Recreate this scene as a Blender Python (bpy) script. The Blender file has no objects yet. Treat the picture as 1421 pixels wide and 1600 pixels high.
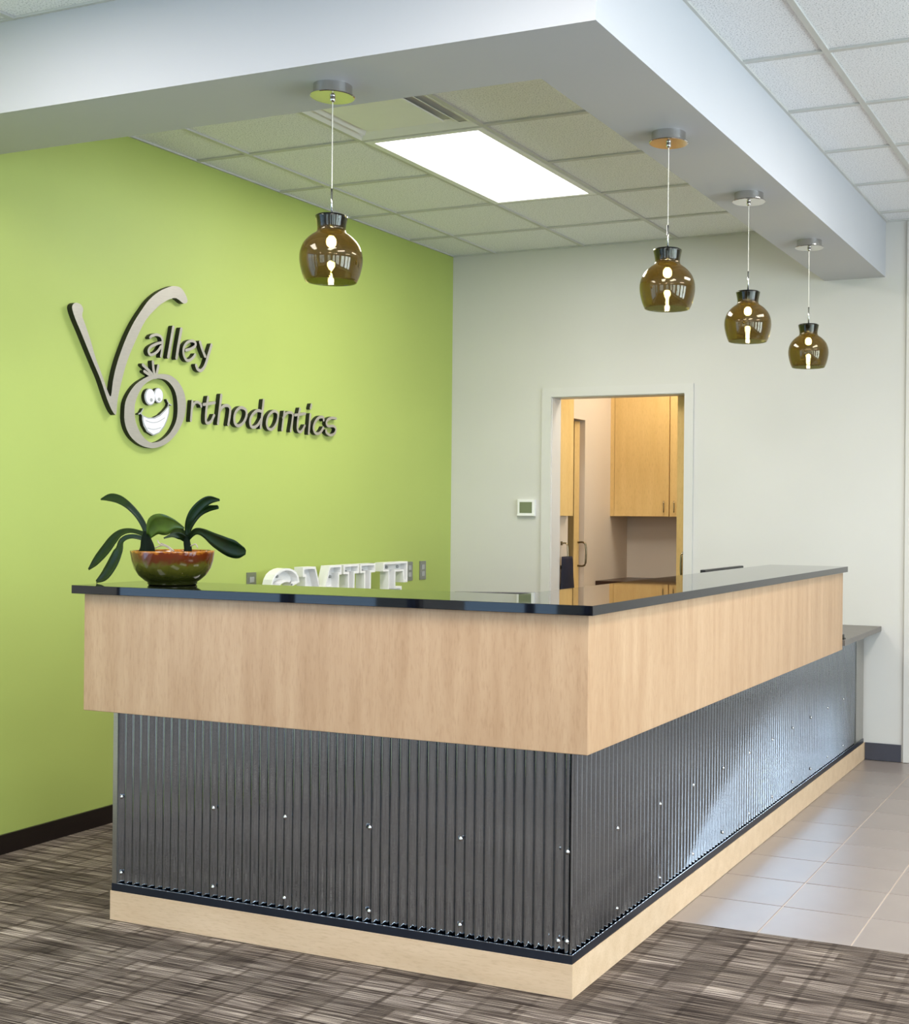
import bpy, bmesh, math, random
from mathutils import Vector, Matrix
random.seed(7)
S = bpy.context.scene
COL = S.collection
PI = math.pi

# ---------------------------------------------------------------- camera
cam_d = bpy.data.cameras.new('camera'); cam = bpy.data.objects.new('camera', cam_d); COL.objects.link(cam)
R_ = Vector((0.92108637, 0.38925402, 0.00901149)); U_ = Vector((-0.00776545, -0.00477441, 0.99995845)); F_ = Vector((-0.38928087, 0.92111808, 0.00137491))
m = Matrix((R_, U_, -F_)).transposed().to_4x4(); m.translation = Vector((1.48703, -3.19784, 1.34984)); cam.matrix_world = m
cam_d.sensor_fit = 'HORIZONTAL'; cam_d.sensor_width = 36; cam_d.lens = 1982.68/1421*36
cam_d.shift_x = (710.5-971.5)/1421; cam_d.clip_start = .05
S.camera = cam

# ---------------------------------------------------------------- exposure, world, large lights
S.view_settings.view_transform = 'Standard'; S.view_settings.look = 'None'
S.view_settings.gamma = 1; S.view_settings.use_curve_mapping = False
S.view_settings.exposure = -0.18
w = bpy.data.worlds.new('sky'); S.world = w; w.use_nodes = True
nt = w.node_tree; bg = nt.nodes['Background']
tc = nt.nodes.new('ShaderNodeTexCoord'); sp = nt.nodes.new('ShaderNodeSeparateXYZ'); rp = nt.nodes.new('ShaderNodeValToRGB')
nt.links.new(tc.outputs['Generated'], sp.inputs[0]); nt.links.new(sp.outputs['Z'], rp.inputs[0]); nt.links.new(rp.outputs[0], bg.inputs[0])
rp.color_ramp.elements[0].position = .0; rp.color_ramp.elements[0].color = (.30, .34, .36, 1)
rp.color_ramp.elements[1].position = .35; rp.color_ramp.elements[1].color = (.42, .62, 1.0, 1)
e = rp.color_ramp.elements.new(.02); e.color = (.75, .85, 1.0, 1)
bg.inputs[1].default_value = 2.0

def area(name, loc, rot, sx, sy, watts, col, spread=PI):
    l = bpy.data.lights.new(name, 'AREA'); l.shape = 'RECTANGLE'; l.size = sx; l.size_y = sy; l.energy = watts; l.color = col; l.spread = spread
    o = bpy.data.objects.new(name, l); o.location = loc; o.rotation_euler = rot; COL.objects.link(o); return o
XL, XR, YS, YB, ZC = -2.661, 4.4, -7.0, 3.8254, 2.974      # room: left, right, south, back walls, ceiling
DAY = (.76, .87, 1.0)
WIN_R = [(-6.3, -4.6), (-4.1, -2.4), (-1.7, -.5), (-.1, .85), (1.1, 2.0)]      # windows of the right wall (y ranges)
WIN_S = [(-1.6, .6), (2.2, 3.9)]  # first one is unseen, added so daylight brightens the soffit front
WIN_L = [(-6.3, -4.2), (-3.7, -1.2)]                             # windows of the left wall, south of the green part                                # windows of the south wall (x ranges)
for a, b in WIN_R: area('daylight', (XR+.35, (a+b)/2, 1.55), (0, PI/2, 0), 2.1, b-a, (135 if a > -1 else 100 if a > -2 else 60)*(b-a), DAY)
for a, b in WIN_S: area('daylight', ((a+b)/2, YS-.35, 1.55), (PI/2, 0, 0), b-a, 2.1, 28*(b-a), DAY)

for a, b in WIN_L: area('daylight', (XL-.35, (a+b)/2, 1.55), (0, -PI/2, 0), 2.1, b-a, 22*(b-a), (.38, .62, 1.0))

# ---------------------------------------------------------------- helpers
def lin(c): return tuple(((v/255+.055)/1.055)**2.4 if v > 10 else v/255/12.92 for v in c)
def nodes(name):
    mt = bpy.data.materials.new(name); mt.use_nodes = True
    t = mt.node_tree; return mt, t, t.nodes['Principled BSDF']
def coord(t, scale=(1, 1, 1)):
    c = t.nodes.new('ShaderNodeTexCoord'); mp = t.nodes.new('ShaderNodeMapping'); mp.inputs['Scale'].default_value = scale
    t.links.new(c.outputs['Object'], mp.inputs[0]); return mp.outputs[0]
def noise(t, vec, scale, detail=3, rough=.5):
    n = t.nodes.new('ShaderNodeTexNoise'); n.inputs['Scale'].default_value = scale; n.inputs['Detail'].default_value = detail
    n.inputs['Roughness'].default_value = rough; t.links.new(vec, n.inputs['Vector']); return n.outputs['Fac']
def ramp(t, fac, stops):
    r = t.nodes.new('ShaderNodeValToRGB'); t.links.new(fac, r.inputs[0]); el = r.color_ramp.elements
    while len(el) < len(stops): el.new(.5)
    for e_, (p_, c_) in zip(el, stops): e_.position = p_; e_.color = (*c_, 1)
    return r.outputs[0]
def mixc(t, fac, a, b, mode='MIX'):
    x = t.nodes.new('ShaderNodeMix'); x.data_type = 'RGBA'; x.blend_type = mode
    for sock, v in ((0, fac), (6, a), (7, b)):
        if hasattr(v, 'is_output'): t.links.new(v, x.inputs[sock])
        else: x.inputs[sock].default_value = v if sock == 0 else (*v, 1)
    return x.outputs[2]
def bump(t, b, height, strength, dist=.002):
    n = t.nodes.new('ShaderNodeBump'); n.inputs['Strength'].default_value = strength; n.inputs['Distance'].default_value = dist
    t.links.new(height, n.inputs['Height']); t.links.new(n.outputs[0], b.inputs['Normal'])
def mat(name, rgb, rough=.5, metal=0, var=.04, nscale=12, bmp=0, bscale=200, coat=0, stretch=(1, 1, 1), spec=.5):
    mt, t, b = nodes(name); c = lin(rgb); v = coord(t, stretch)
    f = noise(t, v, nscale)
    col = ramp(t, f, [(.3, tuple(x*(1-var) for x in c)), (.7, tuple(min(1, x*(1+var)) for x in c))])
    t.links.new(col, b.inputs['Base Color']); b.inputs['Roughness'].default_value = rough; b.inputs['Metallic'].default_value = metal
    b.inputs['Coat Weight'].default_value = coat; b.inputs['Specular IOR Level'].default_value = spec
    if bmp: bump(t, b, noise(t, v, bscale, 2), bmp)
    return mt
def emis(name, rgb, strength):
    mt = bpy.data.materials.new(name); mt.use_nodes = True; t = mt.node_tree
    t.nodes.remove(t.nodes['Principled BSDF']); e_ = t.nodes.new('ShaderNodeEmission')
    e_.inputs[0].default_value = (*rgb, 1); e_.inputs[1].default_value = strength
    t.links.new(e_.outputs[0], t.nodes['Material Output'].inputs[0]); return mt
def maple(name, c0, c1, axis='z'):
    mt, t, b = nodes(name)
    st = {'z': (6, 6, .7), 'x': (.7, 6, 6), 'y': (6, .7, 6)}[axis]
    v = coord(t, st); f = noise(t, v, 3.0, 5, .6)
    v2 = coord(t, {'z': (60, 60, 9), 'x': (9, 60, 60), 'y': (60, 9, 60)}[axis]); f2 = noise(t, v2, 3.0, 3, .6)
    c = ramp(t, f, [(.30, lin(c0)), (.70, lin(c1))])
    fl = ramp(t, f2, [(.30, (.86, .82, .78)), (.50, (1, 1, 1))])
    t.links.new(mixc(t, .8, c, fl, 'MULTIPLY'), b.inputs['Base Color'])
    b.inputs['Roughness'].default_value = .42; b.inputs['Specular IOR Level'].default_value = .35
    return mt

# ---------------------------------------------------------------- materials
M = {}
M['green'] = mat('green_paint', (168, 184, 96), .55, var=.02, nscale=2, bmp=.04, bscale=350)
M['grey'] = mat('grey_paint', (206, 204, 197), .6, var=.015, nscale=2, bmp=.04, bscale=350)
M['soffit'] = mat('soffit_paint', (190, 191, 194), .6, var=.012, nscale=2, bmp=.04, bscale=350)
M['cream'] = mat('cream_paint', (214, 200, 180), .6, var=.015, nscale=2)
M['casing'] = mat('casing_paint', (208, 206, 200), .45, var=.01)
M['white'] = mat('white_enamel', (235, 235, 232), .4, var=.01)
M['black_base'] = mat('black_vinyl_base', (24, 16, 14), .35, var=.2, nscale=30, stretch=(1, 1, 14), bmp=.2, bscale=40)
M['grey_base'] = mat('grey_rubber_base', (62, 63, 72), .45, var=.08)
M['maple'] = maple('maple_laminate', (176, 141, 106), (194, 161, 126))
M['maple_h'] = maple('maple_edge', (208, 178, 142), (222, 194, 160), 'x')
M['cab'] = maple('amber_maple', (214, 178, 112), (224, 190, 126))
M['top'] = mat('black_polished_laminate', (13, 13, 17), .03, var=.1, spec=.5)
M['brown_top'] = mat('dark_brown_worktop', (48, 24, 12), .3, var=.1)
M['grey_top'] = mat('warm_grey_worktop', (104, 98, 92), .35, var=.05)
M['trim'] = mat('dark_steel_trim', (60, 66, 78), .3, .8, var=.05)
M['steel'] = mat('brushed_steel', (168, 165, 158), .28, .9, var=.06, nscale=30, stretch=(1, 1, 12))
M['chrome'] = mat('chrome', (205, 203, 200), .10, 1, var=.03)
M['nickel'] = mat('brushed_nickel', (150, 138, 112), .25, 1, var=.04)
M['black'] = mat('black_plastic', (16, 16, 18), .4, var=.1)
M['screen'] = mat('screen_glass', (8, 9, 12), .08, var=.05)
M['sign_edge'] = mat('black_letter_return', (10, 12, 9), .5, var=.1)
M['sign'] = mat('brushed_sign_metal', (178, 174, 164), .42, .55, var=.05, nscale=25, stretch=(1, 1, 14))
M['sign_white'] = mat('sign_white', (228, 228, 234), .35, var=.01)
M['sign_grey'] = mat('sign_grey_line', (160, 162, 160), .4, var=.03)
M['plate'] = mat('steel_outlet_plate', (150, 152, 146), .3, .7, var=.04)
M['lcd'] = mat('thermostat_screen', (118, 126, 98), .25, var=.02)
M['tee'] = mat('ceiling_tee_white', (196, 196, 190), .45, var=.01)
M['tee_backing'] = mat('ceiling_void', (120, 120, 118), .8)  # even mid-grey of the slab above the tiles
M['navy'] = mat('navy_cloth', (14, 14, 34), .8, var=.3, bmp=.3, bscale=60)
M['leaf'] = mat('orchid_leaf', (13, 36, 7), .42, var=.35, nscale=18, bmp=.15, bscale=90, spec=.3)
M['leaf2'] = mat('orchid_leaf_light', (62, 88, 24), .32, var=.25, nscale=25, bmp=.15, bscale=90, spec=.6)
M['crown'] = mat('orchid_crown', (8, 20, 9), .7, var=.3, nscale=30, spec=.1)
M['root'] = mat('orchid_root', (170, 158, 140), .6, var=.2, nscale=60)
M['bark'] = mat('bark_chips', (92, 62, 44), .8, var=.5, nscale=120, bmp=.8, bscale=120)
M['glass_pane'] = None
M['lens'] = emis('troffer_lens', (1.0, .985, .94), 5.0)
M['bulb'] = emis('bulb_glow', (1.0, .80, .50), 60.0)

def tile_mat():
    mt, t, b = nodes('acoustic_tile'); v = coord(t)
    f = noise(t, v, 170, 2, .6)
    c = ramp(t, f, [(.32, lin((176, 178, 180))), (.46, lin((236, 237, 238))), (.8, lin((243, 243, 243)))])
    t.links.new(c, b.inputs['Base Color']); b.inputs['Roughness'].default_value = .9
    bump(t, b, f, .5, .002); return mt
M['tile'] = tile_mat()
def carpet_mat():
    mt, t, b = nodes('striped_carpet')
    def brick(rot, w_, h_, off, c1, c2, mo):
        c = t.nodes.new('ShaderNodeTexCoord'); mp = t.nodes.new('ShaderNodeMapping'); mp.inputs['Rotation'].default_value = (0, 0, rot); mp.inputs['Location'].default_value = (off, off*.7, 0)
        t.links.new(c.outputs['Object'], mp.inputs[0])
        br = t.nodes.new('ShaderNodeTexBrick'); br.inputs['Scale'].default_value = 1; br.inputs['Brick Width'].default_value = w_; br.inputs['Row Height'].default_value = h_
        br.inputs['Mortar Size'].default_value = mo; br.inputs['Mortar Smooth'].default_value = .6; br.inputs['Mortar'].default_value = (.42, .39, .36, 1); br.inputs['Color1'].default_value = (*c1, 1); br.inputs['Color2'].default_value = (*c2, 1); br.offset = .37; br.squash = 1.6; br.squash_frequency = 3
        t.links.new(mp.outputs[0], br.inputs['Vector']); return br.outputs['Color']
    st = noise(t, coord(t, (4.5, 260, 1)), 1.0, 2, .5)              # fine yarn lines running along x
    st2 = noise(t, coord(t, (1.5, 75, 1)), 1.0, 2, .6)
    fuzz = noise(t, coord(t, (1, 1, 1)), 420, 2, .7)
    lines = ramp(t, st, [(.40, lin((70, 60, 54))), (.48, lin((108, 97, 89))), (.55, lin((138, 127, 118))), (.62, lin((186, 174, 160)))])
    lines = mixc(t, .55, lines, ramp(t, st2, [(.36, (.68, .66, .64)), (.60, (1.1, 1.1, 1.1))]), 'MULTIPLY')
    b1 = brick(0, .30, .085, 0, (.40, .38, .36), (1.12, 1.12, 1.12), .010)
    b2 = brick(PI/2, .21, .13, .31, (.62, .59, .56), (1.2, 1.2, 1.2), .012)
    b3 = brick(0, .62, .17, 1.7, (.78, .76, .74), (1.1, 1.1, 1.1), 0)
    c = mixc(t, .8, lines, b1, 'MULTIPLY'); c = mixc(t, .6, c, b2, 'MULTIPLY'); c = mixc(t, .8, c, b3, 'MULTIPLY')
    c = mixc(t, .7, c, ramp(t, fuzz, [(.3, (.6, .6, .6)), (.7, (1.35, 1.35, 1.35))]), 'MULTIPLY')
    t.links.new(c, b.inputs['Base Color']); b.inputs['Roughness'].default_value = .95; b.inputs['Specular IOR Level'].default_value = .15
    bump(t, b, mixc(t, .5, fuzz, st), .6, .004); return mt
M['carpet'] = carpet_mat()
def porcelain():
    mt, t, b = nodes('taupe_porcelain'); f = noise(t, coord(t), 3, 4)
    t.links.new(ramp(t, f, [(.3, lin((142, 131, 124))), (.7, lin((154, 142, 134)))]), b.inputs['Base Color'])
    b.inputs['Roughness'].default_value = .30; b.inputs['Specular IOR Level'].default_value = .55
    bump(t, b, noise(t, coord(t), 40, 2), .05); return mt
M['porcelain'] = porcelain()
M['grout'] = mat('pale_grout', (196, 182, 166), .8, var=.05)
def galv():
    mt, t, b = nodes('galvanised_sheet')
    v = coord(t); vo = t.nodes.new('ShaderNodeTexVoronoi'); vo.inputs['Scale'].default_value = 210; t.links.new(v, vo.inputs['Vector'])
    f = noise(t, v, 160, 2)
    c = ramp(t, f, [(.3, (.34, .38, .43)), (.7, (.40, .445, .50))])
    t.links.new(c, b.inputs['Base Color']); b.inputs['Metallic'].default_value = 1
    r = t.nodes.new('ShaderNodeMapRange'); t.links.new(f, r.inputs[0]); r.inputs[3].default_value = .05; r.inputs[4].default_value = .11
    t.links.new(r.outputs[0], b.inputs['Roughness']); bump(t, b, vo.outputs['Distance'], .05, .001); return mt
M['galv'] = galv()
def smoke():
    mt = bpy.data.materials.new('smoked_glass'); mt.use_nodes = True; t = mt.node_tree; t.nodes.remove(t.nodes['Principled BSDF'])
    tr = t.nodes.new('ShaderNodeBsdfTransparent'); tr.inputs[0].default_value = (.47, .455, .28, 1)
    gl = t.nodes.new('ShaderNodeBsdfGlossy'); gl.inputs['Roughness'].default_value = .02
    df = t.nodes.new('ShaderNodeBsdfTranslucent'); df.inputs[0].default_value = (.40, .27, .09, 1)
    lw = t.nodes.new('ShaderNodeLayerWeight'); pw = t.nodes.new('ShaderNodeMath'); pw.operation = 'POWER'; pw.inputs[1].default_value = 4.0; lw.inputs[0].default_value = .5; t.links.new(lw.outputs['Facing'], pw.inputs[0])
    fr = t.nodes.new('ShaderNodeMapRange'); fr.inputs[3].default_value = .045; fr.inputs[4].default_value = .7; t.links.new(pw.outputs[0], fr.inputs[0])
    m0 = t.nodes.new('ShaderNodeMixShader'); m0.inputs[0].default_value = .020; t.links.new(tr.outputs[0], m0.inputs[1]); t.links.new(df.outputs[0], m0.inputs[2])
    m1 = t.nodes.new('ShaderNodeMixShader'); t.links.new(fr.outputs[0], m1.inputs[0]); t.links.new(m0.outputs[0], m1.inputs[1]); t.links.new(gl.outputs[0], m1.inputs[2])
    t.links.new(m1.outputs[0], t.nodes['Material Output'].inputs[0]); return mt
M['smoke'] = smoke()
def pane():
    mt = bpy.data.materials.new('window_glass'); mt.use_nodes = True; t = mt.node_tree; t.nodes.remove(t.nodes['Principled BSDF'])
    tr = t.nodes.new('ShaderNodeBsdfTransparent'); tr.inputs[0].default_value = (.95, .98, .97, 1)
    gl = t.nodes.new('ShaderNodeBsdfGlossy'); gl.inputs['Roughness'].default_value = .01
    m1 = t.nodes.new('ShaderNodeMixShader'); m1.inputs[0].default_value = .06; t.links.new(tr.outputs[0], m1.inputs[1]); t.links.new(gl.outputs[0], m1.inputs[2])
    t.links.new(m1.outputs[0], t.nodes['Material Output'].inputs[0]); return mt
M['pane'] = pane()
def glaze():
    mt, t, b = nodes('bowl_glaze')
    c = t.nodes.new('ShaderNodeTexCoord'); s_ = t.nodes.new('ShaderNodeSeparateXYZ'); t.links.new(c.outputs['Object'], s_.inputs[0])
    n = noise(t, c.outputs['Object'], 60, 4); a = t.nodes.new('ShaderNodeMath'); a.operation = 'MULTIPLY_ADD'; a.inputs[1].default_value = .035; t.links.new(n, a.inputs[0]); t.links.new(s_.outputs['Z'], a.inputs[2])
    r = t.nodes.new('ShaderNodeMapRange'); t.links.new(a.outputs[0], r.inputs[0]); r.inputs[1].default_value = 0; r.inputs[2].default_value = .135
    col = ramp(t, r.outputs[0], [(0, lin((20, 22, 8))), (.30, lin((46, 50, 12))), (.62, lin((82, 80, 24))), (.74, lin((84, 38, 10))), (.9, lin((94, 34, 8))), (1, lin((190, 120, 36)))])
    t.links.new(col, b.inputs['Base Color']); b.inputs['Roughness'].default_value = .12; b.inputs['Coat Weight'].default_value = .5; return mt
M['glaze'] = glaze()

# ---------------------------------------------------------------- object helpers
def tag(o, label=None, cat=None, group=None, kind=None):
    if label: o['label'] = label
    if cat: o['category'] = cat
    if group: o['group'] = group
    if kind: o['kind'] = kind
    return o
def obj(name, bm, mats, parent=None, smooth=False, loc=None):
    me = bpy.data.meshes.new(name); bm.normal_update(); bm.to_mesh(me); bm.free()
    for x in (mats if isinstance(mats, (list, tuple)) else [mats]): me.materials.append(x)
    if smooth:
        for p_ in me.polygons: p_.use_smooth = True
    o = bpy.data.objects.new(name, me); COL.objects.link(o)
    if loc: o.location = loc
    if parent: o.parent = parent
    return o
def empty(name, loc, label, cat, group=None):
    o = bpy.data.objects.new(name, None); COL.objects.link(o); o.location = loc; o.empty_display_size = .1
    return tag(o, label, cat, group)
def box(bm, x0, x1, y0, y1, z0, z1, mi=0):
    vs = [bm.verts.new((x, y, z)) for z in (z0, z1) for y in (y0, y1) for x in (x0, x1)]
    for q in ((0, 2, 3, 1), (4, 5, 7, 6), (0, 1, 5, 4), (2, 6, 7, 3), (0, 4, 6, 2), (1, 3, 7, 5)):
        f = bm.faces.new([vs[i] for i in q]); f.material_index = mi
    return vs
def B(*boxes, bev=0):
    bm = bmesh.new()
    for b_ in boxes: box(bm, *b_)
    if bev: bmesh.ops.bevel(bm, geom=bm.edges[:], offset=bev, segments=2, affect='EDGES', profile=.6)
    return bm
def prism(bm, pts, z0, z1, mi=0, mside=0):
    """polygon in xy extruded in z"""
    a = [bm.verts.new((x, y, z0)) for x, y in pts]; b = [bm.verts.new((x, y, z1)) for x, y in pts]
    bm.faces.new(a[::-1]).material_index = mi; bm.faces.new(b).material_index = mi
    n = len(pts)
    for i in range(n): bm.faces.new((a[i], a[(i+1) % n], b[(i+1) % n], b[i])).material_index = mside
def lathe(bm, prof, seg=40, cx=0, cy=0, closed=False):
    rings = []
    for r, z in prof:
        if r < 1e-6: rings.append([bm.verts.new((cx, cy, z))])
        else: rings.append([bm.verts.new((cx+r*math.cos(2*PI*i/seg), cy+r*math.sin(2*PI*i/seg), z)) for i in range(seg)])
    prs = list(zip(rings, rings[1:])) + ([(rings[-1], rings[0])] if closed else [])
    for a, b in prs:
        for i in range(seg):
            j = (i+1) % seg
            if len(a) == 1 and len(b) == 1: continue
            if len(a) == 1: bm.faces.new((a[0], b[j], b[i]))
            elif len(b) == 1: bm.faces.new((a[i], a[j], b[0]))
            else: bm.faces.new((a[i], a[j], b[j], b[i]))
    return bm
def cat(pts, n=6):
    """catmull-rom resample of any-dimension points"""
    P_ = [Vector(p_) for p_ in pts]; closed = (P_[0]-P_[-1]).length < 1e-5
    out = []
    N = len(P_)
    for i in range(N-1):
        p0 = P_[i-1] if i > 0 else (P_[-2] if closed else 2*P_[0]-P_[1]); p1 = P_[i]; p2 = P_[i+1]
        p3 = P_[i+2] if i+2 < N else (P_[1] if closed else 2*P_[-1]-P_[-2])
        for k in range(n):
            u = k/n; out.append(.5*((2*p1)+(-p0+p2)*u+(2*p0-5*p1+4*p2-p3)*u*u+(-p0+3*p1-3*p2+p3)*u**3))
    out.append(P_[-1]); return out
def tube(bm, pts, r, seg=10, caps=True):
    P_ = [Vector(p_) for p_ in pts]; rings = []
    up = Vector((0, 0, 1))
    for i, p_ in enumerate(P_):
        d = (P_[min(i+1, len(P_)-1)]-P_[max(i-1, 0)]).normalized()
        a = d.cross(up) if abs(d.dot(up)) < .95 else d.cross(Vector((1, 0, 0))); a.normalize(); b = d.cross(a).normalized()
        rr = r[i] if isinstance(r, (list, tuple)) else r
        rings.append([bm.verts.new(p_+rr*(a*math.cos(2*PI*k/seg)+b*math.sin(2*PI*k/seg))) for k in range(seg)])
    for a, b in zip(rings, rings[1:]):
        for k in range(seg): bm.faces.new((a[k], a[(k+1) % seg], b[(k+1) % seg], b[k]))
    if caps: bm.faces.new(rings[0][::-1]); bm.faces.new(rings[-1])
    return bm

# ================================================================ THE SETTING
floor = tag(obj('floor', B((XL-.2, XR+.2, YS-.2, YB+.3, -.14, -.012)), M['grout']), kind='structure')
bm = bmesh.new(); TX0, TY0 = -.012, .757
prism(bm, [(XL, YS), (XR, YS), (XR, TY0), (TX0-.02, TY0), (TX0-.02, YB), (XL, YB)], -.012, 0); obj('carpet', bm, M['carpet'], floor)
obj('grout_bed', B((TX0-.02, XR, TY0, YB, -.012, -.0035)), M['grout'], floor)
T = .305; tm = None
nx = int((XR-TX0)/T)+1; ny = int((YB-TY0)/T)+1
for i in range(nx):
    for j in range(ny):
        x0 = TX0+.014+i*T; y0 = TY0+.003+j*T
        wx = min(T-.005, XR-x0); wy = min(T-.005, YB-y0)
        if wx < .02 or wy < .02: continue
        full = abs(wx-(T-.005)) < 1e-6 and abs(wy-(T-.005)) < 1e-6
        if full and tm: o = bpy.data.objects.new('floor_tile', tm); COL.objects.link(o); o.parent = floor
        else:
            o = obj('floor_tile', B((0, wx, 0, wy, 0, .0105), bev=.0012), M['porcelain'], floor)
            if full: tm = o.data
        o.location = (x0, y0, -.0118+random.uniform(0, .0003))

WT = .12
SX0, SX1, SY0, SY1, SZ = -.2515, .091, -.1023, .2574, 2.6712      # dropped soffit
tag(obj('wall_left', B((XL-WT, XL, -.9, YB, 0, 3.1)), M['green']), kind='structure')
DX0, DX1, DH = -1.952, -1.080, 2.063                                 # door opening
bw = B((XL-WT, DX0, YB, YB+WT, 0, 3.1), (DX0, DX1, YB, YB+WT, DH, 3.1), (DX1, XR+WT, YB, YB+WT, 0, 3.1))
tag(obj('wall_back', bw, M['grey']), kind='structure')
def wall_with(name, spans, x0, x1, fixed, axis, z0=.5, z1=2.6, WT=.12):
    bs = []; cur = x0
    for a, b in spans:
        bs.append((cur, a, 0, 3.1)); bs.append((a, b, 0, z0)); bs.append((a, b, z1, 3.1)); cur = b
    bs.append((cur, x1, 0, 3.1)); bm = bmesh.new()
    for a, b, c, d in bs:
        if axis == 'y': box(bm, fixed, fixed+WT, a, b, c, d)
        else: box(bm, a, b, fixed-WT, fixed, c, d)
    tag(obj(name, bm, M['grey']), kind='structure')
wall_with('wall_right', WIN_R, YS-WT, YB, XR, 'y')
wall_with('wall_left_front', WIN_L, YS, -.9, XL-WT, 'y')
wall_with('wall_front', WIN_S, XL-WT, XR, YS, 'x')
n = 0
def window(x0, x1, y0, y1, z0, z1, axis):
    global n; n += 1
    bm = bmesh.new(); t = .05
    if axis == 'y':
        for a, b, c, d in ((y0, y1, z0, z0+t), (y0, y1, z1-t, z1), (y0, y0+t, z0+t, z1-t), (y1-t, y1, z0+t, z1-t), ((y0+y1)/2-.025, (y0+y1)/2+.025, z0+t, z1-t)): box(bm, x0, x1, a, b, c, d)
    else:
        for a, b, c, d in ((x0, x1, z0, z0+t), (x0, x1, z1-t, z1), (x0, x0+t, z0+t, z1-t), (x1-t, x1, z0+t, z1-t), ((x0+x1)/2-.025, (x0+x1)/2+.025, z0+t, z1-t)): box(bm, a, b, y0, y1, c, d)
    f = tag(obj('window_%d' % n, bm, M['trim']), kind='structure')
    if axis == 'y': obj('pane', B(((x0+x1)/2-.003, (x0+x1)/2+.003, y0+t, y1-t, z0+t, z1-t)), M['pane'], f)
    else: obj('pane', B((x0+t, x1-t, (y0+y1)/2-.003, (y0+y1)/2+.003, z0+t, z1-t)), M['pane'], f)
for a, b in WIN_R: window(XR+.03, XR+.09, a, b, .5, 2.6, 'y')
for a, b in WIN_L: window(XL-.09, XL-.03, a, b, .5, 2.6, 'y')
for a, b in WIN_S: window(a, b, YS-.09, YS-.03, .5, 2.6, 'x')

tag(obj('baseboard_left', B((XL, XL+.012, YS, YB-.012, .0, .076)), M['black_base']), kind='structure')
tag(obj('baseboard_back', B((.002, .200, YB-.010, YB, 0, .094), (.262, XR, YB-.010, YB, 0, .094)), M['grey_base']), kind='structure')
tag(obj('trim_1', B((.211, .262, YB-.016, YB, 0, ZC-.01), bev=.003), M['grey']), kind='structure')
# door casing of the service opening
dr = tag(obj('door_1', B((DX0-.062, DX0, YB-.014, YB, 0, DH+.056), (DX1, DX1+.055, YB-.014, YB, 0, DH+.056), (DX0, DX1, YB-.014, YB, DH, DH+.056),
                         (DX0, DX0+.004, YB, YB+WT, 0, DH), (DX1-.004, DX1, YB, YB+WT, 0, DH), (DX0+.004, DX1-.004, YB, YB+WT, DH-.004, DH)), M['casing']), kind='structure')
lf = obj('door_leaf', B((-1.176, -.40, YB+WT+.01, YB+WT+.05, .01, 2.15), bev=.002), M['cab'], dr)
def dpull(name, x, y, z0, z1, dx, dy, r, mt, parent):
    """bow shaped pull between z0 and z1 standing off in direction (dx,dy)"""
    h = z1-z0; k = .3*h
    pts = [(x, y, z0+.006), (x+dx*.7, y+dy*.7, z0+.006), (x+dx, y+dy, z0+.006+k*.5), (x+dx, y+dy, z1-.006-k*.5), (x+dx*.7, y+dy*.7, z1-.006), (x, y, z1-.006)]
    bm = tube(bmesh.new(), cat(pts, 5), r, 8); return obj(name, bm, mt, parent, smooth=True)
dpull('door_handle', -1.100, YB+WT+.012, .965, 1.125, -.036, -.026, .0065, M['nickel'], lf)

# ---- room behind the opening
IY, IB, IX = YB+WT, 5.16, -2.0
bm = B((IX-.10, IX, IY, 4.170, 0, 2.7), (IX-.10, IX, 4.170, 4.425, 1.965, 2.7), (IX-.10, IX, 4.425, IB+.1, 0, 2.7))
tag(obj('wall_inner_left', bm, M['cream']), kind='structure')
tag(obj('wall_inner_back', B((IX, .3, IB, IB+.1, 0, 2.7)), M['cream']), kind='structure')
tag(obj('wall_inner_right', B((.3, .4, IY, IB+.1, 0, 2.7)), M['cream']), kind='structure')
tag(obj('wall_inner_closet', B((IX-1.0, IX-.9, IY, IB, 0, 2.7), (IX-.9, IX-.1, IB-.1, IB, 0, 2.7)), M['cream']), kind='structure')
tag(obj('ceiling_inner', B((IX-1.0, .4, IY, IB+.1, 2.7, 2.8)), M['white']), kind='structure')
tag(obj('floor_inner', B((IX-1.0, .4, YB+.3, IB+.1, -.14, 0)), M['porcelain']), kind='structure')
area('inner_room_lamp', (-1.1, 4.45, 2.66), (0, 0, 0), 1.1, .5, 24, (1.0, .93, .82))

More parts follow.
